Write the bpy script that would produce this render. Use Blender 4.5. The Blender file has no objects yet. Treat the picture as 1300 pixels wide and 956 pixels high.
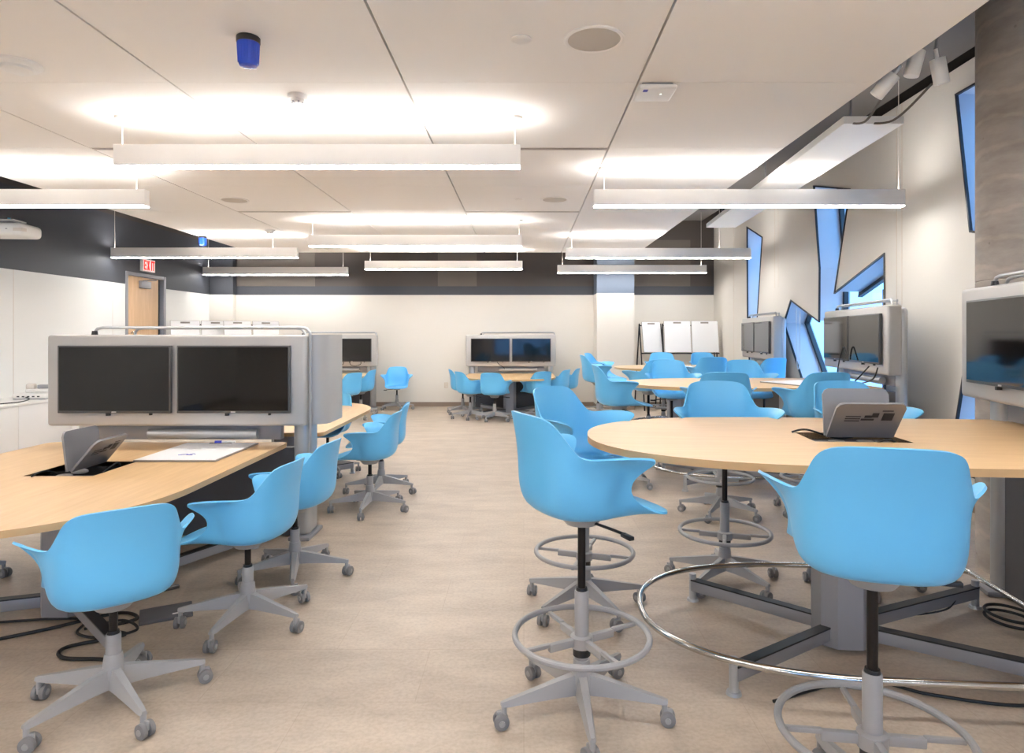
import bpy, bmesh, math, random
from mathutils import Vector, Matrix
PI = math.pi
C = bpy.context.scene.collection
random.seed(4)
H = 1.55                      # eye height of the photographer (m)
WALL_Y = 14.15                # back wall
LEFT_X = -6.73                # left wall
def wall_x(y): return 3.80 + 0.022 * y      # the right wall runs very slightly outwards
CEIL = 3.17                   # underside of the suspended ceiling
DECK = 4.35                   # dark deck above it
BAND = 2.41                   # top of the white part of the walls

# ------------------------------------------------------------------ materials
def lin(c):
    return tuple(((v/255)/12.92 if v/255 <= .04045 else ((v/255+.055)/1.055)**2.4) for v in c) + (1,)
def mat(name, rgb, rough=.5, metal=0, spec=.5, bump=0, bscale=200, var=0, vscale=3, coat=0):
    m = bpy.data.materials.new(name); m.use_nodes = True
    nt = m.node_tree; b = nt.nodes['Principled BSDF']
    b.inputs['Base Color'].default_value = lin(rgb)
    b.inputs['Roughness'].default_value = rough; b.inputs['Metallic'].default_value = metal
    b.inputs['Specular IOR Level'].default_value = spec; b.inputs['Coat Weight'].default_value = coat
    tc = nt.nodes.new('ShaderNodeTexCoord')
    if var:
        n = nt.nodes.new('ShaderNodeTexNoise'); n.inputs['Scale'].default_value = vscale; n.inputs['Detail'].default_value = 6
        nt.links.new(tc.outputs['Object'], n.inputs['Vector'])
        r = nt.nodes.new('ShaderNodeMixRGB'); r.inputs[1].default_value = lin(tuple(max(0, v*(1-var)) for v in rgb)); r.inputs[2].default_value = lin(tuple(min(255, v*(1+var)) for v in rgb))
        nt.links.new(n.outputs['Fac'], r.inputs[0]); nt.links.new(r.outputs[0], b.inputs['Base Color'])
    if bump:
        n = nt.nodes.new('ShaderNodeTexNoise'); n.inputs['Scale'].default_value = bscale; n.inputs['Detail'].default_value = 4
        nt.links.new(tc.outputs['Object'], n.inputs['Vector'])
        bp = nt.nodes.new('ShaderNodeBump'); bp.inputs['Strength'].default_value = bump; bp.inputs['Distance'].default_value = .002
        nt.links.new(n.outputs['Fac'], bp.inputs['Height']); nt.links.new(bp.outputs['Normal'], b.inputs['Normal'])
    return m
def emit(name, rgb, s):
    m = bpy.data.materials.new(name); m.use_nodes = True
    b = m.node_tree.nodes['Principled BSDF']
    b.inputs['Base Color'].default_value = lin(rgb)
    b.inputs['Emission Color'].default_value = lin(rgb); b.inputs['Emission Strength'].default_value = s
    return m
def wood(name, base, dark, axis_scale, rough=.38):
    m = bpy.data.materials.new(name); m.use_nodes = True
    nt = m.node_tree; b = nt.nodes['Principled BSDF']; b.inputs['Roughness'].default_value = rough
    tc = nt.nodes.new('ShaderNodeTexCoord'); mp = nt.nodes.new('ShaderNodeMapping'); mp.inputs['Scale'].default_value = axis_scale
    nt.links.new(tc.outputs['Object'], mp.inputs['Vector'])
    n = nt.nodes.new('ShaderNodeTexNoise'); n.inputs['Scale'].default_value = 2.2; n.inputs['Detail'].default_value = 9; n.inputs['Roughness'].default_value = .6
    nt.links.new(mp.outputs[0], n.inputs['Vector'])
    r = nt.nodes.new('ShaderNodeValToRGB'); r.color_ramp.elements[0].position = .3; r.color_ramp.elements[1].position = .7
    r.color_ramp.elements[0].color = lin(dark); r.color_ramp.elements[1].color = lin(base)
    nt.links.new(n.outputs['Fac'], r.inputs[0]); nt.links.new(r.outputs[0], b.inputs['Base Color'])
    return m
def floor_mat():
    m = bpy.data.materials.new('beige_floor'); m.use_nodes = True
    nt = m.node_tree; b = nt.nodes['Principled BSDF']; b.inputs['Roughness'].default_value = .42
    tc = nt.nodes.new('ShaderNodeTexCoord')
    mp = nt.nodes.new('ShaderNodeMapping'); mp.inputs['Scale'].default_value = (1, 2.4, 1)
    nt.links.new(tc.outputs['Object'], mp.inputs['Vector'])
    n1 = nt.nodes.new('ShaderNodeTexNoise'); n1.inputs['Scale'].default_value = 2.2; n1.inputs['Detail'].default_value = 10; n1.inputs['Roughness'].default_value = .68
    nt.links.new(mp.outputs[0], n1.inputs['Vector'])
    r = nt.nodes.new('ShaderNodeValToRGB'); r.color_ramp.elements[0].position = .32; r.color_ramp.elements[1].position = .7
    r.color_ramp.elements[0].color = lin((176, 160, 143)); r.color_ramp.elements[1].color = lin((202, 186, 168))
    nt.links.new(n1.outputs['Fac'], r.inputs[0])
    n2 = nt.nodes.new('ShaderNodeTexNoise'); n2.inputs['Scale'].default_value = 55; n2.inputs['Detail'].default_value = 4
    nt.links.new(tc.outputs['Object'], n2.inputs['Vector'])
    r2 = nt.nodes.new('ShaderNodeValToRGB'); r2.color_ramp.elements[0].position = .35; r2.color_ramp.elements[1].position = .6
    r2.color_ramp.elements[0].color = (.80, .79, .77, 1); r2.color_ramp.elements[1].color = (1, 1, 1, 1)
    nt.links.new(n2.outputs['Fac'], r2.inputs[0])
    mul = nt.nodes.new('ShaderNodeMixRGB'); mul.blend_type = 'MULTIPLY'; mul.inputs[0].default_value = .6
    nt.links.new(r.outputs[0], mul.inputs[1]); nt.links.new(r2.outputs[0], mul.inputs[2])
    br = nt.nodes.new('ShaderNodeTexBrick'); br.inputs['Scale'].default_value = 1; br.inputs['Brick Width'].default_value = .92; br.inputs['Row Height'].default_value = .46
    br.inputs['Mortar Size'].default_value = .002; br.inputs['Color1'].default_value = (1, 1, 1, 1); br.inputs['Color2'].default_value = (.95, .945, .935, 1); br.inputs['Mortar'].default_value = (.86, .84, .82, 1)
    nt.links.new(tc.outputs['Object'], br.inputs['Vector'])
    mu2 = nt.nodes.new('ShaderNodeMixRGB'); mu2.blend_type = 'MULTIPLY'; mu2.inputs[0].default_value = 1
    nt.links.new(mul.outputs[0], mu2.inputs[1]); nt.links.new(br.outputs['Color'], mu2.inputs[2])
    nt.links.new(mu2.outputs[0], b.inputs['Base Color'])
    return m
def concrete_mat():
    m = bpy.data.materials.new('raw_concrete'); m.use_nodes = True
    nt = m.node_tree; b = nt.nodes['Principled BSDF']; b.inputs['Roughness'].default_value = .75
    tc = nt.nodes.new('ShaderNodeTexCoord')
    mp = nt.nodes.new('ShaderNodeMapping'); mp.inputs['Scale'].default_value = (1, 1, 3); mp.inputs['Rotation'].default_value = (.25, .1, 0)
    nt.links.new(tc.outputs['Object'], mp.inputs['Vector'])
    n = nt.nodes.new('ShaderNodeTexNoise'); n.inputs['Scale'].default_value = 2.5; n.inputs['Detail'].default_value = 12; n.inputs['Roughness'].default_value = .65
    nt.links.new(mp.outputs[0], n.inputs['Vector'])
    r = nt.nodes.new('ShaderNodeValToRGB'); r.color_ramp.elements[0].position = .3; r.color_ramp.elements[1].position = .7
    r.color_ramp.elements[0].color = lin((150, 141, 132)); r.color_ramp.elements[1].color = lin((180, 171, 162))
    nt.links.new(n.outputs['Fac'], r.inputs[0])
    v = nt.nodes.new('ShaderNodeTexVoronoi'); v.inputs['Scale'].default_value = 9
    nt.links.new(tc.outputs['Object'], v.inputs['Vector'])
    r2 = nt.nodes.new('ShaderNodeValToRGB'); r2.color_ramp.elements[0].position = .05; r2.color_ramp.elements[1].position = .11
    r2.color_ramp.elements[0].color = (.35, .33, .31, 1); r2.color_ramp.elements[1].color = (1, 1, 1, 1)
    nt.links.new(v.outputs['Distance'], r2.inputs[0])
    mul = nt.nodes.new('ShaderNodeMixRGB'); mul.blend_type = 'MULTIPLY'; mul.inputs[0].default_value = .45
    nt.links.new(r.outputs[0], mul.inputs[1]); nt.links.new(r2.outputs[0], mul.inputs[2])
    wv = nt.nodes.new('ShaderNodeTexWave'); wv.bands_direction = 'Z'; wv.inputs['Scale'].default_value = 1.6; wv.inputs['Distortion'].default_value = 5; wv.inputs['Detail'].default_value = 4; wv.inputs['Detail Scale'].default_value = 1.2
    nt.links.new(tc.outputs['Object'], wv.inputs['Vector'])
    r3 = nt.nodes.new('ShaderNodeValToRGB'); r3.color_ramp.elements[0].position = 0; r3.color_ramp.elements[1].position = .12
    r3.color_ramp.elements[0].color = (1.25, 1.22, 1.18, 1); r3.color_ramp.elements[1].color = (1, 1, 1, 1)
    nt.links.new(wv.outputs['Fac'], r3.inputs[0])
    mu3 = nt.nodes.new('ShaderNodeMixRGB'); mu3.blend_type = 'MULTIPLY'; mu3.inputs[0].default_value = .7
    nt.links.new(mul.outputs[0], mu3.inputs[1]); nt.links.new(r3.outputs[0], mu3.inputs[2])
    nt.links.new(mu3.outputs[0], b.inputs['Base Color'])
    bp = nt.nodes.new('ShaderNodeBump'); bp.inputs['Strength'].default_value = .3; bp.inputs['Distance'].default_value = .01
    nt.links.new(n.outputs['Fac'], bp.inputs['Height']); nt.links.new(bp.outputs['Normal'], b.inputs['Normal'])
    return m
def glass_mat():
    m = bpy.data.materials.new('window_glass'); m.use_nodes = True
    nt = m.node_tree; nt.nodes.clear()
    o = nt.nodes.new('ShaderNodeOutputMaterial'); mx = nt.nodes.new('ShaderNodeMixShader'); t = nt.nodes.new('ShaderNodeBsdfTransparent'); g = nt.nodes.new('ShaderNodeBsdfGlossy')
    t.inputs[0].default_value = (.86, .93, 1, 1); g.inputs['Roughness'].default_value = .02; mx.inputs[0].default_value = .07
    nt.links.new(t.outputs[0], mx.inputs[1]); nt.links.new(g.outputs[0], mx.inputs[2]); nt.links.new(mx.outputs[0], o.inputs[0])
    return m
M = dict(
    floor=floor_mat(), concrete=concrete_mat(), glass=glass_mat(),
    wall=mat('warm_white_paint', (226, 220, 210), .6, bump=.05), whiteboard_wall=mat('white_glass_board', (234, 234, 230), .12),
    wall_r=mat('off_white_wall', (220, 214, 204), .55, bump=.04),
    navy=mat('dark_slate_paint', (66, 68, 74), .55, bump=.05), brownpaint=mat('dark_brown_grey_paint', (80, 72, 67), .6), 
    patch=mat('taupe_fabric_panel', (112, 104, 96), .9, bump=.2, bscale=400), blueslate=mat('slate_blue_paint', (98, 108, 122), .5),
    ceil=mat('white_ceiling_board', (240, 236, 231), .85), deck=mat('dark_deck', (54, 48, 45), .9), beam=mat('grey_beam', (104, 99, 95), .6), joint=mat('taupe_joint', (120, 108, 98), .9),  # joint: taupe backing colour of the ceiling joints and diffuser slots
    base=mat('taupe_rubber', (142, 124, 108), .6),
    shell=mat('blue_plastic', (104, 190, 240), .33, spec=.45, bump=.03, bscale=900),
    greyplastic=mat('grey_plastic', (158, 156, 155), .42), wheel=mat('grey_wheel', (128, 126, 126), .5), dkplastic=mat('black_plastic', (34, 33, 34), .4),
    gas=mat('black_gas_cylinder', (40, 36, 34), .28, metal=.6), silver=mat('silver_paint', (186, 188, 190), .34, metal=.55), chrome=mat('polished_steel', (205, 203, 200), .12, metal=1),
    panel=mat('silver_grey_panel', (186, 183, 179), .38, metal=.2), charcoal=mat('charcoal_panel', (88, 87, 91), .5, bump=.1), steel=mat('grey_steel', (150, 150, 154), .4, metal=.3),
    bezel=mat('monitor_bezel', (78, 76, 75), .3), screen=mat('black_screen', (16, 14, 14), .06, spec=.6), badge=mat('badge', (210, 205, 200), .3),
    wood=wood('maple_top', (224, 188, 140), (211, 173, 124), (1.2, 14, 1)), edge=mat('maple_edge', (198, 162, 116), .45), doorwood=wood('oak_door', (222, 186, 146), (206, 168, 128), (8, 8, .8), .45),
    white=mat('white_plastic', (232, 230, 226), .35), offwhite=mat('pale_plastic', (214, 206, 196), .4), lampbody=mat('white_powder_coat', (246, 243, 238), .5),
    up=emit('lamp_uplight', (252, 250, 250), 38), down=emit('lamp_diffuser', (252, 251, 251), 38),
    black=mat('black_metal', (22, 22, 24), .4), framedark=mat('window_frame_dark', (50, 47, 48), .4), cable=mat('black_cable', (20, 20, 20), .5), wire=mat('white_wire', (222, 214, 204), .4),
    blue=mat('blue_lens', (36, 80, 214), .12, coat=.5), sticker=mat('purple_sticker', (72, 70, 160), .5), grille=mat('speaker_grille', (196, 188, 178), .7, bump=.4, bscale=700),
    board=mat('dry_erase_board', (246, 246, 246), .4), boardgrey=mat('board_edge', (150, 142, 136), .4), ink=mat('ink_blue', (60, 70, 190), .5),
    exitred=emit('exit_red', (255, 30, 20), 1.0), exitwhite=emit('exit_white', (255, 240, 235), .35), lid=mat('lid_silver', (134, 133, 136), .4, metal=.3), lidprint=mat('lid_print', (44, 44, 48), .5),
    outlet=mat('outlet_plate', (214, 200, 182), .5), reveal=mat('white_reveal', (216, 222, 230), .4))

# ------------------------------------------------------------------ mesh builder
def catmull(pts, n=8, closed=False):
    P = [Vector(p) for p in pts]; out = []; k = len(P)
    for i in range(k if closed else k-1):
        a, b, c, d = (P[(i-1) % k], P[i], P[(i+1) % k], P[(i+2) % k]) if closed else (P[max(i-1, 0)], P[i], P[i+1], P[min(i+2, k-1)])
        for j in range(n):
            t = j/n
            out.append(.5*((2*b)+(c-a)*t+(2*a-5*b+4*c-d)*t*t+(3*b-a-3*c+d)*t**3))
    if not closed: out.append(P[-1])
    return out
class MB:
    def __init__(s): s.bm = bmesh.new(); s.mats = []
    def mi(s, m):
        if m not in s.mats: s.mats.append(m)
        return s.mats.index(m)
    def _new(s, fn, m):
        before = set(s.bm.faces); fn(); i = s.mi(m)
        for f in s.bm.faces:
            if f not in before: f.material_index = i
    def box(s, x0, x1, y0, y1, z0, z1, m, bev=0, seg=2, mtx=None):
        def fn():
            T = Matrix.Translation(((x0+x1)/2, (y0+y1)/2, (z0+z1)/2)) @ Matrix.Diagonal((x1-x0, y1-y0, z1-z0, 1))
            if mtx is not None: T = mtx @ T
            r = bmesh.ops.create_cube(s.bm, size=1, matrix=T)
            if bev:
                es = list({e for v in r['verts'] for e in v.link_edges})
                bmesh.ops.bevel(s.bm, geom=es, offset=bev, segments=seg, affect='EDGES', profile=.5)
        s._new(fn, m); return s
    def cyl(s, c, r0, r1, h, m, n=24, mtx=None, bev=0):
        def fn():
            T = Matrix.Translation((c[0], c[1], c[2]+h/2))
            if mtx is not None: T = mtx @ T
            r = bmesh.ops.create_cone(s.bm, cap_ends=True, segments=n, radius1=r0, radius2=r1, depth=h, matrix=T)
            if bev:
                es = [e for e in {e for v in r['verts'] for e in v.link_edges} if any(len(f.verts) > 4 for f in e.link_faces)]
                bmesh.ops.bevel(s.bm, geom=es, offset=bev, segments=2, affect='EDGES', profile=.5)
        s._new(fn, m); return s
    def lathe(s, prof, m, c=(0, 0, 0), n=32):
        def fn():
            rings = []
            for r, z in prof:
                rings.append([s.bm.verts.new((c[0]+r*math.cos(2*PI*k/n), c[1]+r*math.sin(2*PI*k/n), c[2]+z)) for k in range(n)])
            for a, b in zip(rings, rings[1:]):
                for k in range(n): s.bm.faces.new((a[k], a[(k+1) % n], b[(k+1) % n], b[k]))
            s.bm.faces.new(rings[0][::-1]); s.bm.faces.new(rings[-1])
        s._new(fn, m); return s
    def tube(s, pts, r, m, n=10, closed=False):
        P = [Vector(p) for p in pts]
        def fn():
            k = len(P); rings = []; nrm = None
            for i in range(k):
                t = ((P[(i+1) % k]-P[(i-1) % k]) if closed else (P[min(i+1, k-1)]-P[max(i-1, 0)])).normalized()
                if nrm is None:
                    nrm = t.orthogonal().normalized()
                    if abs(t.z) < .9: nrm = (Vector((0, 0, 1))-t*t.z).normalized()
                else: nrm = (nrm-t*nrm.dot(t)).normalized()
                bn = t.cross(nrm)
                rings.append([s.bm.verts.new(P[i]+r*(math.cos(2*PI*j/n)*nrm+math.sin(2*PI*j/n)*bn)) for j in range(n)])
            for i in range(k if closed else k-1):
                a, b = rings[i], rings[(i+1) % k]
                for j in range(n): s.bm.faces.new((a[j], a[(j+1) % n], b[(j+1) % n], b[j]))
            if not closed: s.bm.faces.new(rings[0][::-1]); s.bm.faces.new(rings[-1])
        s._new(fn, m); return s
    def prism(s, poly, z0, z1, m, holes=(), side=None, bev=0):
        """poly and holes: 2-D outlines, extruded from z0 to z1"""
        def fn():
            loops = []
            for z in (z0, z1):
                edges = []
                for L in [poly]+list(holes):
                    vs = [s.bm.verts.new((p[0], p[1], z)) for p in L]
                    edges += [s.bm.edges.new((vs[i], vs[(i+1) % len(vs)])) for i in range(len(vs))]
                    loops.append(vs)
                if holes: bmesh.ops.triangle_fill(s.bm, use_beauty=True, use_dissolve=False, edges=edges)
                else: s.bm.faces.new(loops[-1])
            q = len(loops)//2
            sf = []
            for a, b in zip(loops[:q], loops[q:]):
                for i in range(len(a)): sf.append(s.bm.faces.new((a[i], a[(i+1) % len(a)], b[(i+1) % len(a)], b[i])))
            fn.sf = sf
        s._new(fn, m)
        if side:
            for f in fn.sf: f.material_index = s.mi(side)
        return s
    def build(s, name, parent=None, smooth=True, loc=None, rot=None, angle=35):
        bmesh.ops.recalc_face_normals(s.bm, faces=s.bm.faces[:])
        me = bpy.data.meshes.new(name); s.bm.to_mesh(me); s.bm.free()
        for m in s.mats: me.materials.append(m)
        if smooth:
            for p in me.polygons: p.use_smooth = True
            me.set_sharp_from_angle(angle=math.radians(angle))
        o = bpy.data.objects.new(name, me); C.objects.link(o); o.parent = parent
        if loc is not None: o.location = loc
        if rot is not None: o.rotation_euler = rot
        return o
def tag(o, label=None, cat=None, group=None, kind=None):
    for k, v in (('label', label), ('category', cat), ('group', group), ('kind', kind)):
        if v: o[k] = v
    return o
def empty(name, loc, rz=0, label=None, cat=None, group=None):
    o = bpy.data.objects.new(name, None); C.objects.link(o); o.location = loc; o.rotation_euler = (0, 0, rz); o.empty_display_size = .1
    return tag(o, label, cat, group)
KIDS = {}
def copy_tree(o, parent=None):
    c = o.copy(); C.objects.link(c); c.parent = parent
    for ch in [x for x in C.objects if x.parent == o]: copy_tree(ch, c)
    return c
def struct(o): return tag(o, kind='structure')
def RZ(a): return Matrix.Rotation(a, 4, 'Z')

# ------------------------------------------------------------------ room shell
struct(MB().box(LEFT_X-.3, 5.2, -6, WALL_Y+.3, -.12, 0, M['floor']).build('floor', smooth=False))
# ceiling: one suspended field of boards with open joints
XJ = [-5.35, -3.765, -2.27, -.77, .735, 2.255]
YJ = [-6, -4.43, -3, -1.57, -.13, 1.31, 2.75, 4.2, 5.66, 7.11, 8.56, 10.0, 11.44, 12.87]
b = MB()
for i in range(len(XJ)-1):
    for j in range(len(YJ)-1):
        gx0 = .007 if i else 0; gx1 = .007 if i < len(XJ)-2 else 0
        gy0 = .0022 if j else 0; gy1 = .0022 if j < len(YJ)-2 else 0
        b.box(XJ[i]+gx0, XJ[i+1]-gx1, YJ[j]+gy0, YJ[j+1]-gy1, CEIL, CEIL+.05, M['ceil'])
b.box(XJ[0]+.02, XJ[-1]-.02, YJ[0], YJ[-1]-.02, CEIL+.049, CEIL+.12, M['joint'])
struct(b.build('ceiling', smooth=False))
struct(MB().box(LEFT_X-.3, 5.2, -6, WALL_Y+.3, DECK, DECK+.1, M['deck']).build('ceiling_deck', smooth=False))
# left wall with the door opening
DY0, DY1, DZ = 11.04, 12.28, 2.63
b = MB()
for y0, y1 in ((-6, DY0), (DY1, WALL_Y)):
    b.box(LEFT_X-.2, LEFT_X, y0, y1, 0, BAND, M['whiteboard_wall'])
    b.box(LEFT_X-.2, LEFT_X, y0, y1, BAND, 3.51, M['navy'])
b.box(LEFT_X-.2, LEFT_X, DY0, DY1, DZ, 3.51, M['navy'])
b.box(LEFT_X-.2, LEFT_X-.0, -6, WALL_Y, 3.51, DECK, M['brownpaint'])
struct(b.build('wall_left', smooth=False))
for k, y in enumerate((4.4, 6.5, 8.62, 10.7)):
    struct(MB().box(LEFT_X, LEFT_X+.003, y-.004, y+.004, .1, BAND-.002, M['offwhite']).build('trim_%d' % (k+1), smooth=False))
# door in the left wall
d1 = empty('door_1', (LEFT_X, DY0, 0)); tag(d1, kind='structure')
MB().box(-.21, .012, 0, .07, 0, DZ, M['steel'], .004).box(-.21, .012, DY1-DY0-.07, DY1-DY0, 0, DZ, M['steel'], .004).box(-.21, .012, .07, DY1-DY0-.07, DZ-.06, DZ, M['steel'], .004).box(-.09, -.075, DY1-DY0-.2, DY1-DY0-.07, 0, DZ-.06, M['navy']).build('door_frame', d1)
MB().box(-.07, -.025, .075, DY1-DY0-.2, .01, DZ-.065, M['doorwood'], .003).build('door_leaf', d1)
MB().tube(catmull([(-.025, .2, .95), (.03, .2, .98), (.03, .2, 1.55), (-.025, .2, 1.58)], 6), .012, M['chrome']).build('pull_handle', d1)
MB().box(-.025, .035, .42, .72, DZ-.26, DZ-.13, M['steel'], .01).tube([(.01, .5, DZ-.13), (.1, .75, DZ-.1), (-.02, .98, DZ-.07)], .01, M['steel']).build('door_closer', d1)
# back wall
PX0, PX1, PY = 1.51, 2.28, 13.5                 # white pier standing off the back wall
b = MB()
b.box(LEFT_X-.2, 4.4, WALL_Y, WALL_Y+.2, 0, BAND, M['wall'])
b.box(LEFT_X-.2, 4.4, WALL_Y, WALL_Y+.2, BAND, 2.60, M['navy'])
b.box(LEFT_X-.2, 4.4, WALL_Y, WALL_Y+.2, 2.60, DECK, M['brownpaint'])
struct(b.build('wall_back', smooth=False))
struct(MB().box(PX0, PX1, PY, WALL_Y+.01, 0, BAND, M['wall'], .004).box(PX0, PX1, PY, WALL_Y+.01, BAND, DECK, M['blueslate']).build('wall_pier', smooth=False))
struct(MB().box(LEFT_X, LEFT_X+.5, WALL_Y-.16, WALL_Y+.01, 0, BAND, M['wall'], .004).box(LEFT_X, LEFT_X+.5, WALL_Y-.16, WALL_Y+.01, BAND, DECK, M['navy']).build('wall_pilaster', smooth=False))
for k, (x0, x1, tall) in enumerate(((-6.2, -4.52, 3.6), (-1.86, -1.02, 3.6), (2.29, 3.6, 3.6))):
    struct(MB().box(x0, x1, WALL_Y-.012, WALL_Y, 2.6, tall, M['patch']).build('trim_%d' % (k+5), smooth=False))
struct(MB().box(LEFT_X+.5, PX0, WALL_Y-.012, WALL_Y, 0, .095, M['base']).box(PX1, 4.1, WALL_Y-.012, WALL_Y, 0, .095, M['base'])
       .box(PX0-.012, PX1+.012, PY-.012, PY, 0, .095, M['base']).box(PX0-.012, PX0, PY, WALL_Y, 0, .095, M['base']).build('baseboard_back', smooth=False))
struct(MB().box(LEFT_X, LEFT_X+.012, -6, DY0, 0, .095, M['base']).build('baseboard_left', smooth=False))
fw = MB()
FX0, FX1, FZ0, FZ1 = -1.5, 3.4, .5, 2.95
fw.box(LEFT_X-.2, FX0, -6.2, -6, 0, DECK, M['wall']).box(FX1, 5.2, -6.2, -6, 0, DECK, M['wall']).box(FX0, FX1, -6.2, -6, 0, FZ0, M['wall']).box(FX0, FX1, -6.2, -6, FZ1, DECK, M['wall'])
struct(fw.build('wall_front', smooth=False))
w5 = tag(empty('window_5', (0, 0, 0)), kind='structure')  # unseen window, added so daylight brightens whatever faces the camera
fw = MB()
for k in range(5):
    x = FX0+(FX1-FX0)*k/4; fw.box(x-.03, x+.03, -6.14, -6.06, FZ0, FZ1, M['framedark'])
fw.box(FX0, FX1, -6.14, -6.06, FZ0, FZ0+.05, M['framedark']).box(FX0, FX1, -6.14, -6.06, FZ1-.05, FZ1, M['framedark']).build('window_frame', w5, smooth=False)
MB().box(FX0, FX1, -6.105, -6.095, FZ0, FZ1, M['glass']).build('pane', w5, smooth=False)

# right wall with its angular windows: outlines given as (distance along the wall, height)
WTH = .42
W1 = [(11.90, 3.52), (11.07, 3.21), (11.32, 1.85), (11.45, .93), (11.75, .93), (11.87, 1.84)]
W2 = [(9.02, 3.61), (7.95, 3.33), (8.36, 2.10), (7.16, 2.45), (7.14, .62), (8.2, .30), (9.43, .92), (10.12, 1.73), (9.83, 2.08), (8.85, 1.74), (8.84, 2.455)]
W4 = [(5.95, 3.74), (5.35, 3.74), (5.35, 2.35), (5.75, 2.45)]
W5 = [(5.83, 1.25), (5.45, 1.1), (5.45, .3), (6.05, .3)]
WINS = [W1, W2, W4, W5]
WTOP = 3.97
def wp(y, z, off=0):            # point on / behind the right wall
    return (wall_x(y)+off, y, z)
def flat_to_wall(o):            # prism built in (y, z) then stood up in the wall's plane
    o.data.transform(Matrix(((.022, 0, 1, 3.80), (1, 0, 0, 0), (0, 1, 0, 0), (0, 0, 0, 1)))); o.data.update()
    return o
o = MB().prism([(-6, 0), (WALL_Y+.2, 0), (WALL_Y+.2, WTOP), (-6, WTOP)], 0, WTH, M['wall_r'], holes=WINS, side=M['reveal']).build('wall_right', smooth=False)
struct(flat_to_wall(o))
struct(flat_to_wall(MB().box(-6, WALL_Y+.2, WTOP, DECK, .08, WTH, M['deck']).build('wall_right_upper', smooth=False)))
def inset(poly, d):
    n = len(poly); out = []
    area = sum(poly[i][0]*poly[(i+1) % n][1]-poly[(i+1) % n][0]*poly[i][1] for i in range(n))
    sg = 1 if area > 0 else -1
    for i in range(n):
        p0, p1, p2 = (Vector(poly[(i+k) % n]) for k in (-1, 0, 1))
        e1 = (p1-p0).normalized(); e2 = (p2-p1).normalized()
        n1 = Vector((-e1.y, e1.x))*sg; n2 = Vector((-e2.y, e2.x))*sg
        bis = (n1+n2).normalized(); L = d/max(.45, bis.dot(n1))
        out.append(tuple(p1+bis*L))
    return out
MULL = {1: [((11.9, 2.2), (11.2, 2.35))], 2: [((9.75, 2.1), (8.7, .55)), ((9.1, 2.0), (8.6, 1.2)), ((8.9, 2.4), (8.3, 2.3)), ((8.0, 1.6), (7.14, 2.12)), ((8.15, 3.45), (8.5, 2.2)), ((7.9, 2.1), (7.9, .5)), ((7.65, 2.1), (7.65, .5))], 3: [], 4: []}
for k, W in enumerate(WINS):
    w = empty('window_%d' % (k+1), (0, 0, 0)); tag(w, kind='structure')
    flat_to_wall(MB().prism(W, -.012, .012, M['framedark'], holes=[inset(W, .018)]).build('window_trim', w, smooth=False))
    flat_to_wall(MB().prism(W, WTH-.10, WTH-.04, M['framedark'], holes=[inset(W, .045)]).build('window_frame', w, smooth=False))
    flat_to_wall(MB().prism(inset(W, .03), WTH-.075, WTH-.065, M['glass']).build('pane', w, smooth=False))
    for (a, c) in MULL[k+1]:
        a, c = Vector(a), Vector(c); L = (c-a).length; ang = math.atan2(c.y-a.y, c.x-a.x)
        flat_to_wall(MB().box(0, L, -.022, .022, WTH-.05, WTH+.03, M['framedark'], mtx=Matrix.Translation((a.x, a.y, 0)) @ RZ(ang)).build('mullion', w, smooth=False))
for k, (y, z0) in enumerate(((6.93, .1), (6.83, .1), (12.7, .1), (10.35, 2.3), (10.5, 2.3))):
    struct(MB().box(wall_x(y)-.002, wall_x(y)+.002, y-.004, y+.004, z0, WTOP, M['outlet']).build('trim_%d' % (k+8), smooth=False))
struct(flat_to_wall(MB().box(-6, WALL_Y, 0, .095, -.012, 0, M['base']).build('baseboard_right', smooth=False)))
# beam and services above the right wall
struct(MB().box(3.32, 3.86, -6, WALL_Y, 4.02, DECK, M['beam']).build('beam_perimeter', smooth=False))
struct(MB().box(2.42, 2.52, -6, 12.6, CEIL+.35, CEIL+.75, M['deck']).build('beam_channel', smooth=False))
# concrete column
b = MB().lathe([(.385, 0), (.385, 1.9), (.379, 1.905), (.385, 1.91), (.385, DECK)], M['concrete'], n=64)
o = b.build('concrete_column', loc=(3.40, 4.25, 0)); struct(o)

# ------------------------------------------------------------------ furniture: chairs
RIM = [(0, .295, .428), (.12, .288, .431), (.212, .24, .440), (.235, .13, .478), (.228, .035, .56), (.245, .035, .66), (.325, .125, .748), (.336, .04, .768), (.300, -.06, .770), (.238, -.155, .752), (.222, -.19, .778), (.198, -.238, .875), (.178, -.282, .945), (.10, -.314, .958), (0, -.324, .960)]
SHO = [(0, .25, .436), (.113, .243, .438), (.195, .21, .444), (.222, .11, .470), (.221, .005, .545), (.234, .01, .64), (.266, .055, .722), (.268, -.02, .738), (.252, -.09, .736), (.226, -.165, .726), (.214, -.205, .745), (.192, -.248, .815), (.160, -.276, .866), (.092, -.300, .878), (0, -.305, .88)]
WAL = [(0, .19, .444), (.10, .185, .445), (.165, .16, .447), (.203, .08, .462), (.214, -.015, .52), (.225, -.03, .59), (.236, -.035, .65), (.238, -.07, .65), (.232, -.12, .65), (.220, -.172, .65), (.205, -.215, .66), (.186, -.243, .69), (.147, -.262, .715), (.082, -.272, .722), (0, -.275, .722)]
LOW = [(0, .14, .446), (.085, .135, .446), (.148, .115, .446), (.188, .05, .450), (.207, -.02, .474), (.219, -.04, .50), (.228, -.055, .52), (.232, -.09, .522), (.228, -.135, .525), (.214, -.19, .53), (.192, -.23, .545), (.165, -.255, .552), (.126, -.270, .556), (.066, -.28, .56), (0, -.283, .56)]
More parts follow.
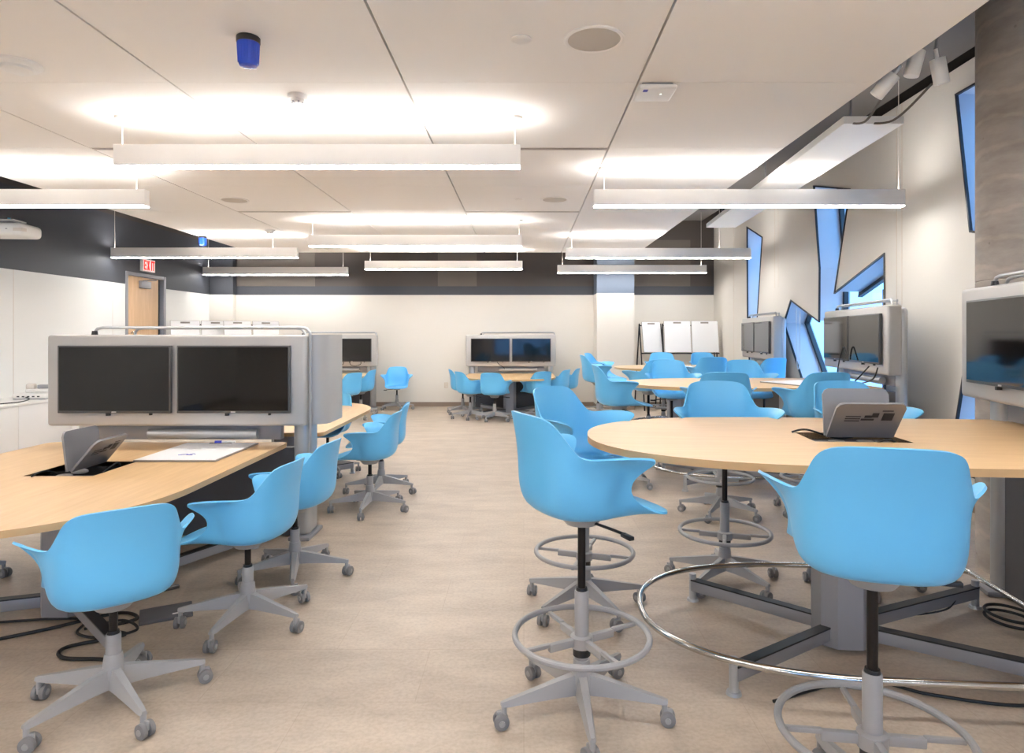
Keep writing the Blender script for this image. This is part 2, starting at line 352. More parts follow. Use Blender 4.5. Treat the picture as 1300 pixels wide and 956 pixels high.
FOO = [(0, .09, .447), (.06, .088, .446), (.10, .07, .445), (.148, .03, .442), (.178, -.015, .438), (.192, -.045, .436), (.199, -.07, .436), (.201, -.10, .436), (.195, -.14, .437), (.179, -.185, .44), (.153, -.213, .442), (.125, -.235, .445), (.09, -.247, .447), (.045, -.255, .449), (0, -.257, .45)]
def loop(half):
    return [Vector(p) for p in half]+[Vector((-p[0], p[1], p[2])) for p in half[-2:0:-1]]
def build_shell_mesh():
    bm = bmesh.new(); c = Vector((0, -.04, .44))
    rings = [loop(RIM), loop(SHO), loop(WAL), loop(LOW), loop(FOO)]
    rings.append([c+(p-c)*.5 for p in rings[-1]])
    for p in rings[-1]: p.z = .442
    vr = [[bm.verts.new(p) for p in r] for r in rings]; n = len(rings[0])
    for a, bb in zip(vr, vr[1:]):
        for i in range(n): bm.faces.new((a[i], a[(i+1) % n], bb[(i+1) % n], bb[i]))
    cv = bm.verts.new((c.x, c.y, .441))
    for i in range(n): bm.faces.new((vr[-1][i], vr[-1][(i+1) % n], cv))
    for v in bm.verts: v.co.z = (v.co.z-.425)*.79          # seat underside at zero
    bmesh.ops.recalc_face_normals(bm, faces=bm.faces[:])
    me = bpy.data.meshes.new('shell_cage'); bm.to_mesh(me); bm.free()
    me.materials.append(M['shell'])
    o = bpy.data.objects.new('shell_cage', me); C.objects.link(o)
    ss = o.modifiers.new('s', 'SUBSURF'); ss.levels = ss.render_levels = 2
    so = o.modifiers.new('t', 'SOLIDIFY'); so.thickness = .009; so.offset = 0
    dg = bpy.context.evaluated_depsgraph_get()
    res = bpy.data.meshes.new_from_object(o.evaluated_get(dg)); res.name = 'shell'
    bpy.data.objects.remove(o)
    for p in res.polygons: p.use_smooth = True
    res.set_sharp_from_angle(angle=math.radians(50))
    return res
SHELL = build_shell_mesh()
def caster_mb():
    b = MB()
    for s in (-1, 1):
        b.cyl((0, 0, -.010), .030, .030, .020, M['wheel'], 24, mtx=Matrix.Translation((s*.016, -.012, .031)) @ Matrix.Rotation(PI/2, 4, 'Y'), bev=.004)
        b.cyl((0, 0, -.002), .012, .012, .006, M['greyplastic'], 12, mtx=Matrix.Translation((s*.027, -.012, .031)) @ Matrix.Rotation(PI/2, 4, 'Y'))
    b.box(-.006, .006, -.030, .010, .03, .068, M['greyplastic'], .003)
    b.cyl((0, 0, .055), .011, .011, .04, M['greyplastic'], 14)
    return b
BASE_R = .335
def base_mb():
    b = MB()
    b.lathe([(.030, .085), (.042, .088), (.044, .13), (.036, .20), (.033, .22)], M['greyplastic'], n=28)
    for k in range(5):
        a = 2*PI*k/5
        T = RZ(a)
        prof = []
        for t, w, z0, z1 in ((.02, .030, .085, .165), (.10, .026, .088, .152), (.22, .021, .088, .128), (BASE_R-.01, .016, .086, .108), (BASE_R+.012, .012, .088, .103)):
            prof.append([(t, -w, z0), (t, w, z0), (t, w*.55, z1), (t, -w*.55, z1)])
        def fn():
            rings = [[b.bm.verts.new(T @ Vector(p)) for p in r] for r in prof]
            for A, B in zip(rings, rings[1:]):
                for i in range(4): b.bm.faces.new((A[i], A[(i+1) % 4], B[(i+1) % 4], B[i]))
            b.bm.faces.new(rings[0][::-1]); b.bm.faces.new(rings[-1])
        b._new(fn, M['greyplastic'])
    return b
def make_chair(name, seat, stool):
    r = empty(name, (0, 0, 0))
    o = bpy.data.objects.new('seat_shell', SHELL); C.objects.link(o); o.parent = r; o.location = (0, .045, seat)
    MB().lathe([(.02, -.052), (.065, -.045), (.085, -.02), (.10, .014)], M['greyplastic'], n=28).box(-.085, .085, -.10, .10, -.008, .014, M['greyplastic'], .006).build('seat_mount', r, loc=(0, 0, seat))
    MB().tube([(.06, .02, seat-.03), (.16, .05, seat-.035), (.22, .07, seat-.04)], .006, M['dkplastic']).box(.20, .265, .058, .082, seat-.052, seat-.036, M['dkplastic'], .004).build('height_lever', r)
    top = seat-.05; col = .50 if stool else .30
    MB().cyl((0, 0, col-.02), .0165, .0165, top-col+.03, M['gas'], 20).build('gas_cylinder', r)
    b = MB().cyl((0, 0, .18), .029, .029, col-.18, M['greyplastic'], 24, bev=.003).cyl((0, 0, col), .024, .022, .012, M['dkplastic'], 24)
    if stool: b.cyl((0, 0, .235), .036, .036, .03, M['dkplastic'], 24)
    b.build('column_sleeve', r)
    bs = base_mb().build('star_base', r)
    if stool:
        b = MB().tube([(.275*math.cos(2*PI*k/56), .275*math.sin(2*PI*k/56), .317) for k in range(56)], .0125, M['greyplastic'], 10, closed=True)
        b.lathe([(.034, .268), (.046, .27), (.046, .312), (.034, .318)], M['greyplastic'], n=24)
        for k in range(4):
            T = RZ(PI/4+k*PI/2)
            b.box(.03, .155, -.012, .012, .278, .310, M['greyplastic'], .004, mtx=T).box(.15, .27, -.009, .009, .298, .314, M['greyplastic'], .003, mtx=T)
        b.build('foot_ring', r)
    for k in range(5):
        a = 2*PI*k/5
        c = caster_mb().build('caster', r, loc=(BASE_R*math.cos(a), BASE_R*math.sin(a), 0), rot=(0, 0, a*3+.6))
    return r
CH = make_chair('swivel_chair', .455, False)
ST = make_chair('drafting_stool', .82, True)
used = set()
def place(proto, x, y, th, ba, label, group):
    """th: degrees the chair is turned left of facing straight away; ba: turn of the star base"""
    if proto.name in used: o = copy_tree(proto)
    else: used.add(proto.name); o = proto
    o.location = (x, y, 0); o.rotation_euler = (0, 0, math.radians(th))
    dz = math.radians(ba-th)
    for c in [q for q in C.objects if q.parent == o]:
        if c.name.startswith('star_base'): c.rotation_euler = (0, 0, dz)
        elif c.name.startswith('caster'):
            k = place.n % 5; a = 2*PI*k/5+dz
            c.location = (BASE_R*math.cos(a), BASE_R*math.sin(a), 0); c.rotation_euler = (0, 0, random.uniform(0, 6.28)); place.n += 1
        elif c.name.startswith('foot_ring'): c.rotation_euler = (0, 0, dz+.3)
    tag(o, label, 'chair' if proto is CH else 'stool', group)
    return o
place.n = 0
GA = 'blue swivel chairs at the left tables'
GG = 'blue swivel chairs along the back wall'
GS = 'blue stools at the high tables on the right'
for a in (
    (-1.72, 2.74, 40, 31, 'blue swivel chair in the left foreground with its back to the camera', GA),
    (-1.49, 3.53, 84, 47.7, 'blue swivel chair in profile right behind the left foreground chair, at the near left table', GA),
    (-1.474, 4.21, 84, 71, 'blue swivel chair pulled up where the near left table meets the display stand', GA),
    (-1.365, 5.80, 88, 54, 'blue swivel chair on the aisle beside the far left table, nearer of the overlapping pair', GA),
    (-1.41, 6.47, 96, 54, 'blue swivel chair on the aisle largely hidden behind another at the far left table', GA),
    (-2.19, 7.30, 174, 20, 'blue swivel chair tucked under the rounded end of the far left table', GA),
    (-3.62, 4.02, -92, 28, 'blue swivel chair across the near left table, mostly outside the left picture edge', GA),
    (-3.20, 11.75, 55, 10, 'blue swivel chair half hidden by the grey display stand at the back left table', GG),
    (-3.14, 12.60, 82, 40, 'blue swivel chair in profile at the back left table, left of the lone chair', GG),
    (-2.63, 13.55, 188, 5, 'lone blue swivel chair facing the camera against the back wall', GG),
    (-1.20, 12.85, -78, 12, 'blue swivel chair at far left of the back middle table, behind another', GG),
    (-.99, 12.10, -58, 50, 'blue swivel chair at the front left corner of the back middle table', GG),
    (-.53, 11.85, -14, 30, 'blue swivel chair seen from behind left of centre at the back middle table', GG),
    (.24, 12.25, 30, 8, 'blue swivel chair seen from behind on the right half of the back middle table', GG),
    (.62, 12.75, 62, 33, 'blue swivel chair second from the right at the back middle table', GG),
    (.86, 13.25, 74, 55, 'blue swivel chair at the far right of the back middle table, nearest the wall', GG)):
    place(CH, *a)
for a in (
    (.238, 2.69, -66, 55.6, 'blue stool in the centre foreground facing the rounded table end, seen from behind', GS),
    (.345, 3.727, -130, 9, 'blue stool just behind the centre foreground stool, its inner seat showing', GS),
    (1.085, 2.035, -17, 20, 'large blue stool in the right foreground with its back to the camera', GS),
    (1.26, 4.10, 176, 10, 'blue stool across the near high table, facing the camera left of the open lids', GS),
    (2.12, 4.12, -176, 40, 'blue stool across the near high table, right behind the open lids', GS),
    (1.70, 5.66, -6, 23, 'blue stool with its back to the camera, left front of the middle high table', GS),
    (2.52, 5.66, 4, 60, 'blue stool with its back to the camera, right front of the middle high table', GS),
    (.98, 6.74, -88, 35, 'blue stool in profile at the rounded end of the middle high table', GS),
    (1.76, 7.78, 178, 15, 'blue stool facing the camera across the middle high table, left one', GS),
    (2.67, 7.80, 178, 42, 'blue stool facing the camera across the middle high table, right one', GS),
    (1.62, 8.50, 28, 0, 'blue stool between the middle and far high tables, half hidden on the left', GS),
    (1.14, 10.02, -84, 12, 'blue stool in profile at the rounded end of the far high table', GS),
    (1.30, 10.95, -112, 30, 'pale lit blue stool behind the profile one at the far table end', GS),
    (2.66, 9.35, -4, 3, 'blue stool with its back to the camera, front of the far high table', GS),
    (3.30, 8.98, 20, 30, 'brightly lit blue stool beside the angular window at the far high table', GS),
    (2.40, 11.25, 176, 50, 'blue stool beyond the far high table below the left whiteboard', GS),
    (3.14, 11.25, 184, 22, 'blue stool beyond the far high table below the right whiteboard', GS)):
    place(ST, *a)

# ------------------------------------------------------------------ tables
def outline(L, W, a, n=2.25, d=0, step=22):
    """half-rounded table: x=0 at the display stand, x=L at the rounded end"""
    W2, a2 = W-d, a-d*.6; pts = []
    r = .06
    for k in range(6):
        t = -PI/2-PI/2*(1-k/5)
        pts.append((d+r+r*math.cos(t), -(W2-r)+r*math.sin(t)))
    x0 = L-d-a2
    for k in range(step*2+1):
        t = -PI/2+PI*k/(step*2)
        cx, sy = math.cos(t), math.sin(t)
        pts.append((x0+a2*abs(cx)**(2/n), W2*math.copysign(abs(sy)**(2/n), sy)))
    for k in range(6):
        t = PI/2+PI/2*k/5
        pts.append((d+r+r*math.cos(t), (W2-r)+r*math.sin(t)))
    return pts
def make_table(loc, ang, z, L, W, a, label, group, col, arms, rail=False, well=None):
    """ang: direction of the rounded end"""
    t = empty('media_table', loc, ang, label, 'table', group)
    holes = []
    if well: wx0, wx1, wy0, wy1 = well; holes = [[(wx0, wy0), (wx1, wy0), (wx1, wy1), (wx0, wy1)]]
    MB().prism(outline(L, W, a), z-.032, z, M['wood'], holes=holes, side=M['edge']).build('tabletop', t, angle=30)
    cx, cy = col
    MB().prism([(cx-.12, cy-.07), (cx-.06, cy-.12), (cx+.06, cy-.12), (cx+.12, cy-.07), (cx+.12, cy+.07), (cx+.06, cy+.12), (cx-.06, cy+.12), (cx-.12, cy+.07)], .03, z-.05, M['steel']).box(cx-.3, cx+.3, cy-.2, cy+.2, z-.05, z-.033, M['charcoal']).build('column', t, angle=25)
    for (ax, ay) in arms:
        dx, dy = ax-cx, ay-cy; LL = math.hypot(dx, dy); T = Matrix.Translation((cx, cy, 0)) @ RZ(math.atan2(dy, dx))
        b = MB().box(.05, LL, -.024, .024, .06, .125, M['steel'], .004, mtx=T).box(.05, LL, -.0255, .0255, .119, .1265, M['black'], mtx=T)
        b.cyl((ax, ay, .012), .020, .020, .145 if rail else .12, M['silver'], 18).cyl((ax, ay, 0), .034, .030, .014, M['silver'], 20)
        b.build('base_arm', t)
    if rail:
        p = [(q[0]+.25, q[1]) for q in outline(L-.52, W-.10, a-.12)]
        MB().tube([(q[0], q[1], .165) for q in p], .0155, M['chrome'], 12, closed=True).build('foot_rail', t)
    if well:
        MB().box(wx0-.004, wx1+.004, wy0-.004, wy1+.004, z-.10, z-.09, M['dkplastic']).box(wx0-.008, wx0, wy0, wy1, z-.10, z-.002, M['dkplastic']).box(wx1, wx1+.008, wy0, wy1, z-.10, z-.002, M['dkplastic']).box(wx0, wx1, wy0-.008, wy0, z-.10, z-.002, M['dkplastic']).box(wx0, wx1, wy1, wy1+.008, z-.10, z-.002, M['dkplastic']).build('cable_well', t)
        my = (wy0+wy1)/2
        for s, tilt, h in ((1, math.radians(40), .235), (-1, math.radians(-7), .235)):
            T = Matrix.Translation((0, my+s*.012, z+.006)) @ Matrix.Rotation(-tilt, 4, 'X')
            b = MB(); lx0, lx1 = wx0+.03, wx0+.35
            poly = [(lx0, 0), (lx1, 0), (lx1, h-.03), (lx1-.012, h-.008), (lx1-.03, h), (lx0+.03, h), (lx0+.012, h-.008), (lx0, h-.03)]
            b.prism(poly, -.006, .006, M['lid'])
            for v in b.bm.verts: v.co = T @ Vector((v.co.x, v.co.z, v.co.y))
            lid = b.build('lid', t, angle=30)
            b2 = MB(); ys = -.0072 if s < 0 else .0072
            cxx = (lx0+lx1)/2
            for (px, pz, w, hh) in ((-.09, .15, .05, .05), (-.03, .16, .03, .03), (.0, .13, .06, .012), (.07, .15, .07, .006), (.07, .135, .07, .006), (.07, .12, .07, .006), (-.08, .19, .05, .006), (.0, .15, .035, .016)):
                b2.box(cxx+px-w/2, cxx+px+w/2, ys-.0005, ys+.0005, pz-hh/2, pz+hh/2, M['lidprint'], mtx=T)
            b2.build('lid_print', lid, smooth=False)
        MB().tube(catmull([(wx0-.02, my-.10, z+.004), (wx0+.02, my-.12, z+.03), (wx0+.14, my-.12, z-.01), (wx0+.26, my-.1, z-.02), (wx0+.40, my-.11, z+.02), (wx0+.47, my-.13, z+.004)], 8), .005, M['cable'], 8).tube(catmull([(wx0+.02, my+.11, z-.05), (wx0+.1, my+.13, z+.01), (wx0+.2, my+.10, z-.03)], 8), .005, M['cable'], 8).build('power_cord', t)
        for k in range(2):
            MB().lathe([(.035, 0), (.045, .004), (.045, .014), (.036, .02)], M['greyplastic'], c=(wx0+.12+.14*k, my-.09, z-.05), n=24).build('connector_puck', t)
    return t
GT = 'maple media tables'
PI2 = PI/2
# near left table (seated) and its mirror behind the display stand
make_table((-2.68, 4.955, 0), -PI2, .737, 2.375, .90, .95, 'maple table with a rounded end in the left foreground, portable whiteboard on it', GT, (1.325, .16), [(.20, .72), (.22, -.70), (1.855, .73), (1.595, -.62)], well=(.755, 1.195, -.2, .2))
make_table((-2.47, 5.42, 0), PI2, .737, 2.48, .80, .95, 'maple table on the far side of the left display stand, only its right end showing', GT, (1.35, 0), [(.3, .6), (.3, -.6), (1.9, .55), (1.9, -.55)])
# back tables
make_table((-4.0, 13.73, 0), -PI2, .737, 2.0, .85, .95, 'maple table in the back left corner area behind the grey display stand', GT, (1.1, 0), [(.3, .6), (.3, -.6), (1.6, .5), (1.6, -.5)])
make_table((-.27, 13.73, 0), -PI2, .737, 1.92, .88, .9, 'maple table at the middle of the back wall ringed by blue swivel chairs', GT, (1.1, 0), [(.3, .6), (.3, -.6), (1.6, .5), (1.6, -.5)])
# high tables on the right
A2 = PI-math.radians(4.6)
make_table((2.80, 3.17, 0), A2, 1.04, 2.48, .765, 1.05, 'high maple table in the right foreground with open lids and steel foot rail', GT, (1.22, 0), [(.28, .52), (.28, -.52), (1.86, .50), (1.86, -.50)], rail=True, well=(.95, 1.40, -.14, .16))
make_table((3.46, 6.98, 0), PI, 1.04, 2.36, .745, 1.05, 'high maple table in the middle of the right side with a whiteboard lying on it', GT, (1.22, 0), [(.3, .52), (.3, -.52), (1.86, .50), (1.86, -.50)], rail=True)
make_table((3.62, 10.35, 0), PI, 1.04, 2.18, .75, 1.05, 'high maple table farthest back on the right side', GT, (1.22, 0), [(.3, .52), (.3, -.52), (1.8, .50), (1.8, -.50)], rail=True)

# ------------------------------------------------------------------ display stands (totems) with monitors
def make_totem(loc, ang, ztop, label, group, zt, double=False, legs=True):
    """local -y faces its table; ang turns it"""
    t = empty('display_stand', loc, ang, label, 'display stand', group)
    zb = ztop-.66; w = .935
    MB().box(-w, w, 0, .13, zb, ztop, M['panel'], .022, 3).build('panel', t)
    for s in (-1, 1):
        y0, y1 = (.24, .46) if double else (.125, .21)
        b = MB().box(s*.82-.065, s*.82+.065, y0, y1, .02, zb+(.06 if double else .64), M['silver'], .045, 4).box(s*.82-.08, s*.82+.08, y0-.06, y1+.06, 0, .03, M['steel'], .008)
        b.build('leg', t)
    y0 = .28 if double else .16
    MB().box(-.75, .75, y0, y0+.06, .015, zt-.05, M['charcoal']).build('modesty_panel', t, smooth=False)
    MB().box(-.70, .70, .15, .22, zb-.12, zb+.02, M['steel'], .005).tube([(-.25, .10, zb-.07), (.55, .10, zb-.07)], .035, M['silver'], 16).build('cable_tray', t)
    rl = [(-.62, .05, ztop-.02), (-.62, .05, ztop+.02), (-.60, .05, ztop+.045), (-.56, .05, ztop+.052), (.88, .05, ztop+.052), (.925, .05, ztop+.045), (.95, .05, ztop+.015), (.952, .05, ztop-.03), (.952, .05, zb-.45)]
    if not double: MB().tube([(q[0]+.04, .09, q[2]-.012) for q in rl[:5]]+[(.91, .09, ztop+.02), (.918, .09, ztop-.01)], .009, M['silver'], 10).build('rail', t)
    if not double: rl = rl[:5]+[(.905, .05, ztop+.035), (.912, .05, ztop-.01)]
    for q in (rl[0],): MB().cyl((q[0], q[1], ztop-.002), .022, .018, .03, M['dkplastic'], 16).build('rail_clamp', t)
    MB().tube(rl, .011, M['silver'], 10).build('rail', t)
    if double:
        prof = [(.80, .10), (.90, .09), (1.0, .095), (1.045, .13), (1.06, .18), (1.06, .50), (1.045, .55), (1.0, .575), (-1.0, .575), (-1.0, .55), (.97, .55), (1.025, .52), (1.033, .49), (1.033, .19), (1.02, .15), (.99, .122), (.90, .115), (.80, .125)]
        MB().prism(prof, zb, ztop, M['panel']).build('rear_panel', t, angle=40)
        rl = [(-.58, .48, ztop-.02), (-.58, .48, ztop+.02), (-.56, .48, ztop+.045), (-.52, .48, ztop+.052), (.70, .48, ztop+.052), (.745, .48, ztop+.045), (.77, .48, ztop+.01), (.772, .48, ztop-.04)]
        MB().tube(rl, .011, M['silver'], 10).build('rail', t)
    return t
def monitor(tot_loc, ang, lx, ztop, label, group, tilt=0):
    zc = ztop-.32
    T = Matrix.Translation(tot_loc) @ RZ(ang) @ Matrix.Translation((lx, -.036, zc)) @ RZ(tilt)
    r = empty('monitor', T.translation, ang+tilt, label, 'monitor', group)
    MB().box(-.405, .405, 0, .028, -.243, .243, M['bezel'], .004).box(-.2, .2, .028, .040, -.15, .15, M['dkplastic'], .004).build('housing', r)
    MB().box(-.393, .393, -.0015, 0, -.225, .232, M['screen']).build('screen', r, smooth=False)
    MB().box(-.016, .016, -.003, 0, -.238, -.230, M['badge']).box(-.06, -.04, .002, .03, -.262, -.243, M['dkplastic']).box(.25, .265, .002, .02, -.258, -.243, M['dkplastic']).build('badge', r, smooth=False)
    return r
GW, GM = 'grey display stands', 'wall mounted monitors'
def totem_set(loc, ang, ztop, zt, label, mons, **k):
    make_totem(loc, ang, ztop, label, GW, zt, **k)
    for lx, ml in mons: monitor(loc, ang, lx, ztop, ml, GM)
totem_set((-2.51, 4.72, 0), 0, 1.55, .737, 'wide grey display stand with two black monitors on the left side', [(-.427, 'left black monitor on the near left display stand'), (.427, 'right black monitor on the near left display stand, reflecting a blue chair')], double=True)
totem_set((-4.0, 13.62, 0), 0, 1.55, .737, 'grey display stand against the back wall at the left, half hidden', [(.427, 'black monitor at back left just right of the large display stand')])
totem_set((-.27, 13.62, 0), 0, 1.55, .737, 'grey display stand in the middle of the back wall', [(-.427, 'left monitor on the middle back wall screen'), (.427, 'right monitor on the middle back wall screen')])
def along(p_far, p_near):
    v = Vector(p_near)-Vector(p_far); return math.atan2(v.y, v.x)   # local +x from far to near: faces the room's left
cC = (2.525, 3.155, 0)
totem_set(cC, math.radians(-102), 1.83, 1.04, 'tall grey display stand cut by the right picture edge before the concrete column', [(-.37, 'black monitor at the right picture edge reflecting a blue stool')])
cD = (3.51, 7.0, 0)
totem_set(cD, math.radians(-98), 1.83, 1.04, 'tall grey display stand with two tilted monitors before the large angular window', [(-.427, 'farther monitor of the middle right display stand'), (.427, 'nearer monitor of the middle right display stand with a cable looped over it')])
cE = (3.75, 10.55, 0)
totem_set(cE, math.radians(-95), 1.83, 1.04, 'tall grey display stand farthest back on the right side', [(-.427, 'farther monitor of the far right display stand'), (.427, 'nearer monitor of the far right display stand')])

# ------------------------------------------------------------------ pendant lights
def make_lamp():
    r = empty('pendant_light', (0, 0, 0)); L = 1.5
    b = MB().box(-L, L, -.045, -.039, .010, .165, M['lampbody'], .002).box(-L, L, .039, .045, .010, .165, M['lampbody'], .002)
    b.box(-L, -L+.006, -.039, .039, .010, .165, M['lampbody']).box(L-.006, L, -.039, .039, .010, .165, M['lampbody']).box(-L+.006, L-.006, -.039, .039, .06, .1395, M['lampbody'])
    b.build('housing', r, smooth=False)
    MB().box(-L+.004, L-.004, -.043, .043, 0, .0098, M['down']).build('diffuser', r, smooth=False)
    MB().box(-L+.03, L-.03, -.036, .036, .140, .146, M['up']).build('uplight', r, smooth=False)
    return r
LZ = 2.79
lamp0 = make_lamp(); lamps = []
GL = 'white linear pendant lights'
CA, CB, CCx = -1.525, 2.18, -5.16
for (x, y, sx, gap, label) in (
    (CA, 4.86, (-1.46, 1.46), CEIL, 'largest linear pendant light, nearest above the left and centre'),
    (CB, 6.35, (-1.4, 1.46), CEIL, 'linear pendant light at the right reaching before the grey light shelf'),
    (CCx, 6.35, (-1.4, 1.4), CEIL, 'linear pendant light cut by the left picture edge'),
    (CCx, 10.58, (-1.46, 1.1), CEIL, 'linear pendant light before the dark left wall, hanging over the exit sign'),
    (CA, 9.23, (-1.46, 1.46), CEIL, 'second linear pendant light of the middle row'),
    (CB, 10.63, (-1.4, 1.0), CEIL, 'second linear pendant light of the right row'),
    (CCx, 13.6, (-1.4, 1.4), DECK, 'linear pendant light hanging nearest the back wall at the left'),
    (CA, 12.46, (-1.4, 1.4), CEIL, 'linear pendant light at the far end of the middle row'),
    (CB, 13.2, (-1.4, 1.4), DECK, 'linear pendant light hanging nearest the back wall at the right'),
    (CA, .55, (-1.4, 1.4), CEIL, 'unseen linear pendant light above the camera, added for brightness'),  # from here on, unseen lamps added to brighten the room
    (CB, 2.05, (-1.4, 1.4), CEIL, 'unseen linear pendant light above the right foreground, added for brightness'),
    (CCx, 2.05, (-1.4, 1.4), CEIL, 'unseen linear pendant light above the left foreground, added for brightness'),
    (CA, -3.75, (-1.4, 1.4), CEIL, 'unseen linear pendant light far behind the camera in the middle row, added for brightness'),
    (CB, -2.2, (-1.4, 1.4), CEIL, 'unseen linear pendant light behind the camera on the right, added for brightness'),
    (CCx, -2.2, (-1.4, 1.4), CEIL, 'unseen linear pendant light behind the camera on the left, added for brightness')):
    o = copy_tree(lamp0); lamps.append(o)
    o.location = (x, y, LZ); tag(o, label, 'pendant light', GL)
    for s in sx:
        top = DECK if not (XJ[0] < x+s < XJ[-1] and y < 12.87) else CEIL
        b = MB().cyl((s, 0, .16), .004, .004, top-LZ-.16, M['wire'], 8).cyl((s, 0, top-LZ-.02), .05, .055, .02, M['wire'], 20)
        b.build('suspension_wire', o)

for q in [c for c in C.objects if c.parent == lamp0]+[lamp0]: bpy.data.objects.remove(q)
# ------------------------------------------------------------------ ceiling fittings
def fit(name, x, y, z, label, cat, group=None): return empty(name, (x, y, z), 0, label, cat, group)
for (x, y, r, label) in ((.385, 3.586, .168, 'round ceiling speaker in the centre top of the picture'), (-3.48, 7.86, .168, 'round ceiling speaker left, between the first and second lamp rows'), (.37, 7.83, .168, 'round ceiling speaker right of centre, farther back')):
    s = fit('ceiling_speaker', x, y, CEIL, label, 'speaker', 'round ceiling speakers')
    MB().lathe([(r, 0), (r, -.006), (r-.012, -.010), (r-.024, -.006), (r-.024, 0)], M['ceil'], n=48).build('rim', s)
    MB().lathe([(r-.024, -.001), (r-.024, -.004), (.02, -.007)], M['grille'], n=48).build('grille', s)
for (x, y, label) in ((-.013, 3.58, 'small round cover disc left of the ceiling speaker'), (-.05, 7.83, 'small round cover disc far back on the ceiling')):
    s = fit('cover_disc', x, y, CEIL, label, 'ceiling disc', 'ceiling cover discs')
    MB().lathe([(.056, 0), (.056, -.004), (.05, -.008)], M['ceil'], n=32).build('disc', s)
def detector(x, y, r, label):
    s = fit('smoke_detector', x, y, CEIL, label, 'smoke detector', 'ceiling detectors')
    MB().lathe([(r, 0), (r, -.014), (r*.92, -.024), (r*.85, -.028)], M['white'], n=40).build('base_plate', s)
    MB().lathe([(r*.68, -.028), (r*.66, -.045), (r*.45, -.055)], M['white'], n=32).build('sensor_head', s)
    b = MB()
    for k in range(6 if r < .1 else 0):
        b.box(r*.3, r*.62, -.006, .006, -.0555, -.044, M['steel'], mtx=RZ(k*PI/3))
    if r < .1: b.build('vent_slot', s)
detector(-1.53, 4.42, .064, 'small smoke detector before the nearest lamp')
detector(-3.02, 3.90, .125, 'white round detector at the left picture edge')
detector(-3.92, 10.1, .075, 'small detector far back at the left of the ceiling')
def strobe(x, y, label):
    s = fit('strobe_light', x, y, CEIL, label, 'beacon', 'blue ceiling beacons')
    MB().lathe([(.058, 0), (.062, -.004), (.062, -.03), (.06, -.034)], M['black'], n=36).build('base_plate', s)
    b = MB(); prof = [(.058, -.034), (.056, -.06), (.053, -.14), (.045, -.158), (.02, -.164)]
    b.lathe(prof, M['blue'], n=36)
    for k in range(20):
        a = 2*PI*k/20; b.tube([(.0575*math.cos(a), .0575*math.sin(a), -.036), (.0525*math.cos(a), .0525*math.sin(a), -.142)], .002, M['blue'], 5)
    b.build('lens', s)
strobe(-1.50, 3.56, 'blue beacon with black base hanging from the near ceiling')
strobe(-5.28, 10.75, 'blue beacon far back at the left ceiling edge')
s = fit('access_point', .86, 4.30, CEIL, 'white wireless access point on the ceiling joint right of centre', 'access point')
MB().box(-.10, .10, -.10, .10, -.012, 0, M['steel'], .003).build('bracket', s)
b = MB().box(-.125, .125, -.125, .125, -.045, -.012, M['white'], .016, 4); b.build('housing', s)
MB().box(-.09, -.06, -.10, -.06, -.0465, -.045, M['sticker']).build('sticker', s, smooth=False)
MB().cyl((.035, -.02, -.0475), .006, .006, .003, emit('led', (240, 255, 240), 2), 12).build('status_light', s)
for (x0, x1, y, label) in ((-3.75, -2.28, 5.69, 'slot air diffuser in the ceiling left of the nearest lamp'), (-.76, .725, 5.69, 'slot air diffuser in the ceiling right of the nearest lamp'), (-3.75, -2.28, 8.60, 'farther slot air diffuser at the left'), (-.76, .725, 8.60, 'farther slot air diffuser right of centre')):
    s = fit('slot_diffuser', (x0+x1)/2, y, CEIL, label, 'air diffuser', 'slot air diffusers'); w = (x1-x0)/2
    MB().box(-w, w, -.035, -.028, -.004, 0, M['offwhite']).box(-w, w, .028, .035, -.004, 0, M['offwhite']).box(-w, w, -.004, .004, -.004, 0, M['offwhite']).build('frame', s, smooth=False)
    MB().box(-w, w, -.028, .028, -.002, 0, M['joint']).build('slot', s, smooth=False)
# light shelf along the right wall
s = fit('light_shelf', 0, 0, 0, 'long white light shelf hanging along the right wall below the ceiling gap', 'light shelf')
MB().prism([(2.35, 4.8), (2.79, 4.8), (3.06, 9.46), (2.64, 9.46)], 3.10, 3.155, M['white']).build('shelf_board', s, smooth=False)
for (x, y) in ((2.5, 5.0), (2.66, 7.2), (2.82, 9.3)):
    MB().cyl((x, y, 3.155), .008, .008, DECK-3.155, M['steel'], 10).build('hanger_rod', s)
# spot light cluster above the ceiling edge
for (x, y, z, rx, ry, label) in ((2.33, 4.22, 3.16, .5, .55, 'white cylinder spotlight at the ceiling edge, left of a cluster of three'), (2.45, 4.10, 3.25, .15, .2, 'white cylinder spotlight at the ceiling edge, middle of a cluster of three'), (2.62, 4.12, 3.21, .1, -.25, 'white cylinder spotlight at the ceiling edge, right of a cluster of three')):
    s = empty('spotlight', (x, y, z), 0, label, 'spotlight', 'cluster of spotlights'); 
    T = Matrix.Rotation(rx, 4, 'X') @ Matrix.Rotation(ry, 4, 'Y')
    MB().cyl((0, 0, -.08), .045, .045, .16, M['white'], 28, mtx=T, bev=.006).build('housing', s)
    MB().cyl((0, 0, .08), .012, .012, .06, M['white'], 12, mtx=T).tube([(T @ Vector((0, 0, .13))), Vector((0, 0, .3)), Vector((0, 0, DECK-z))], .009, M['steel'], 8).build('stem', s)
for k, pts in enumerate(([(2.36, 4.3, 3.12), (2.40, 4.6, 3.05), (2.44, 4.95, 3.157)], [(2.62, 4.2, 3.16), (2.60, 4.6, 3.06), (2.56, 4.95, 3.157)])):
    tag(MB().tube(catmull(pts, 8), .008, M['patch'], 8).build('cable'), 'tan flex from the spotlights to the light shelf, %s' % ('left strand' if k == 0 else 'right strand'), 'cable')

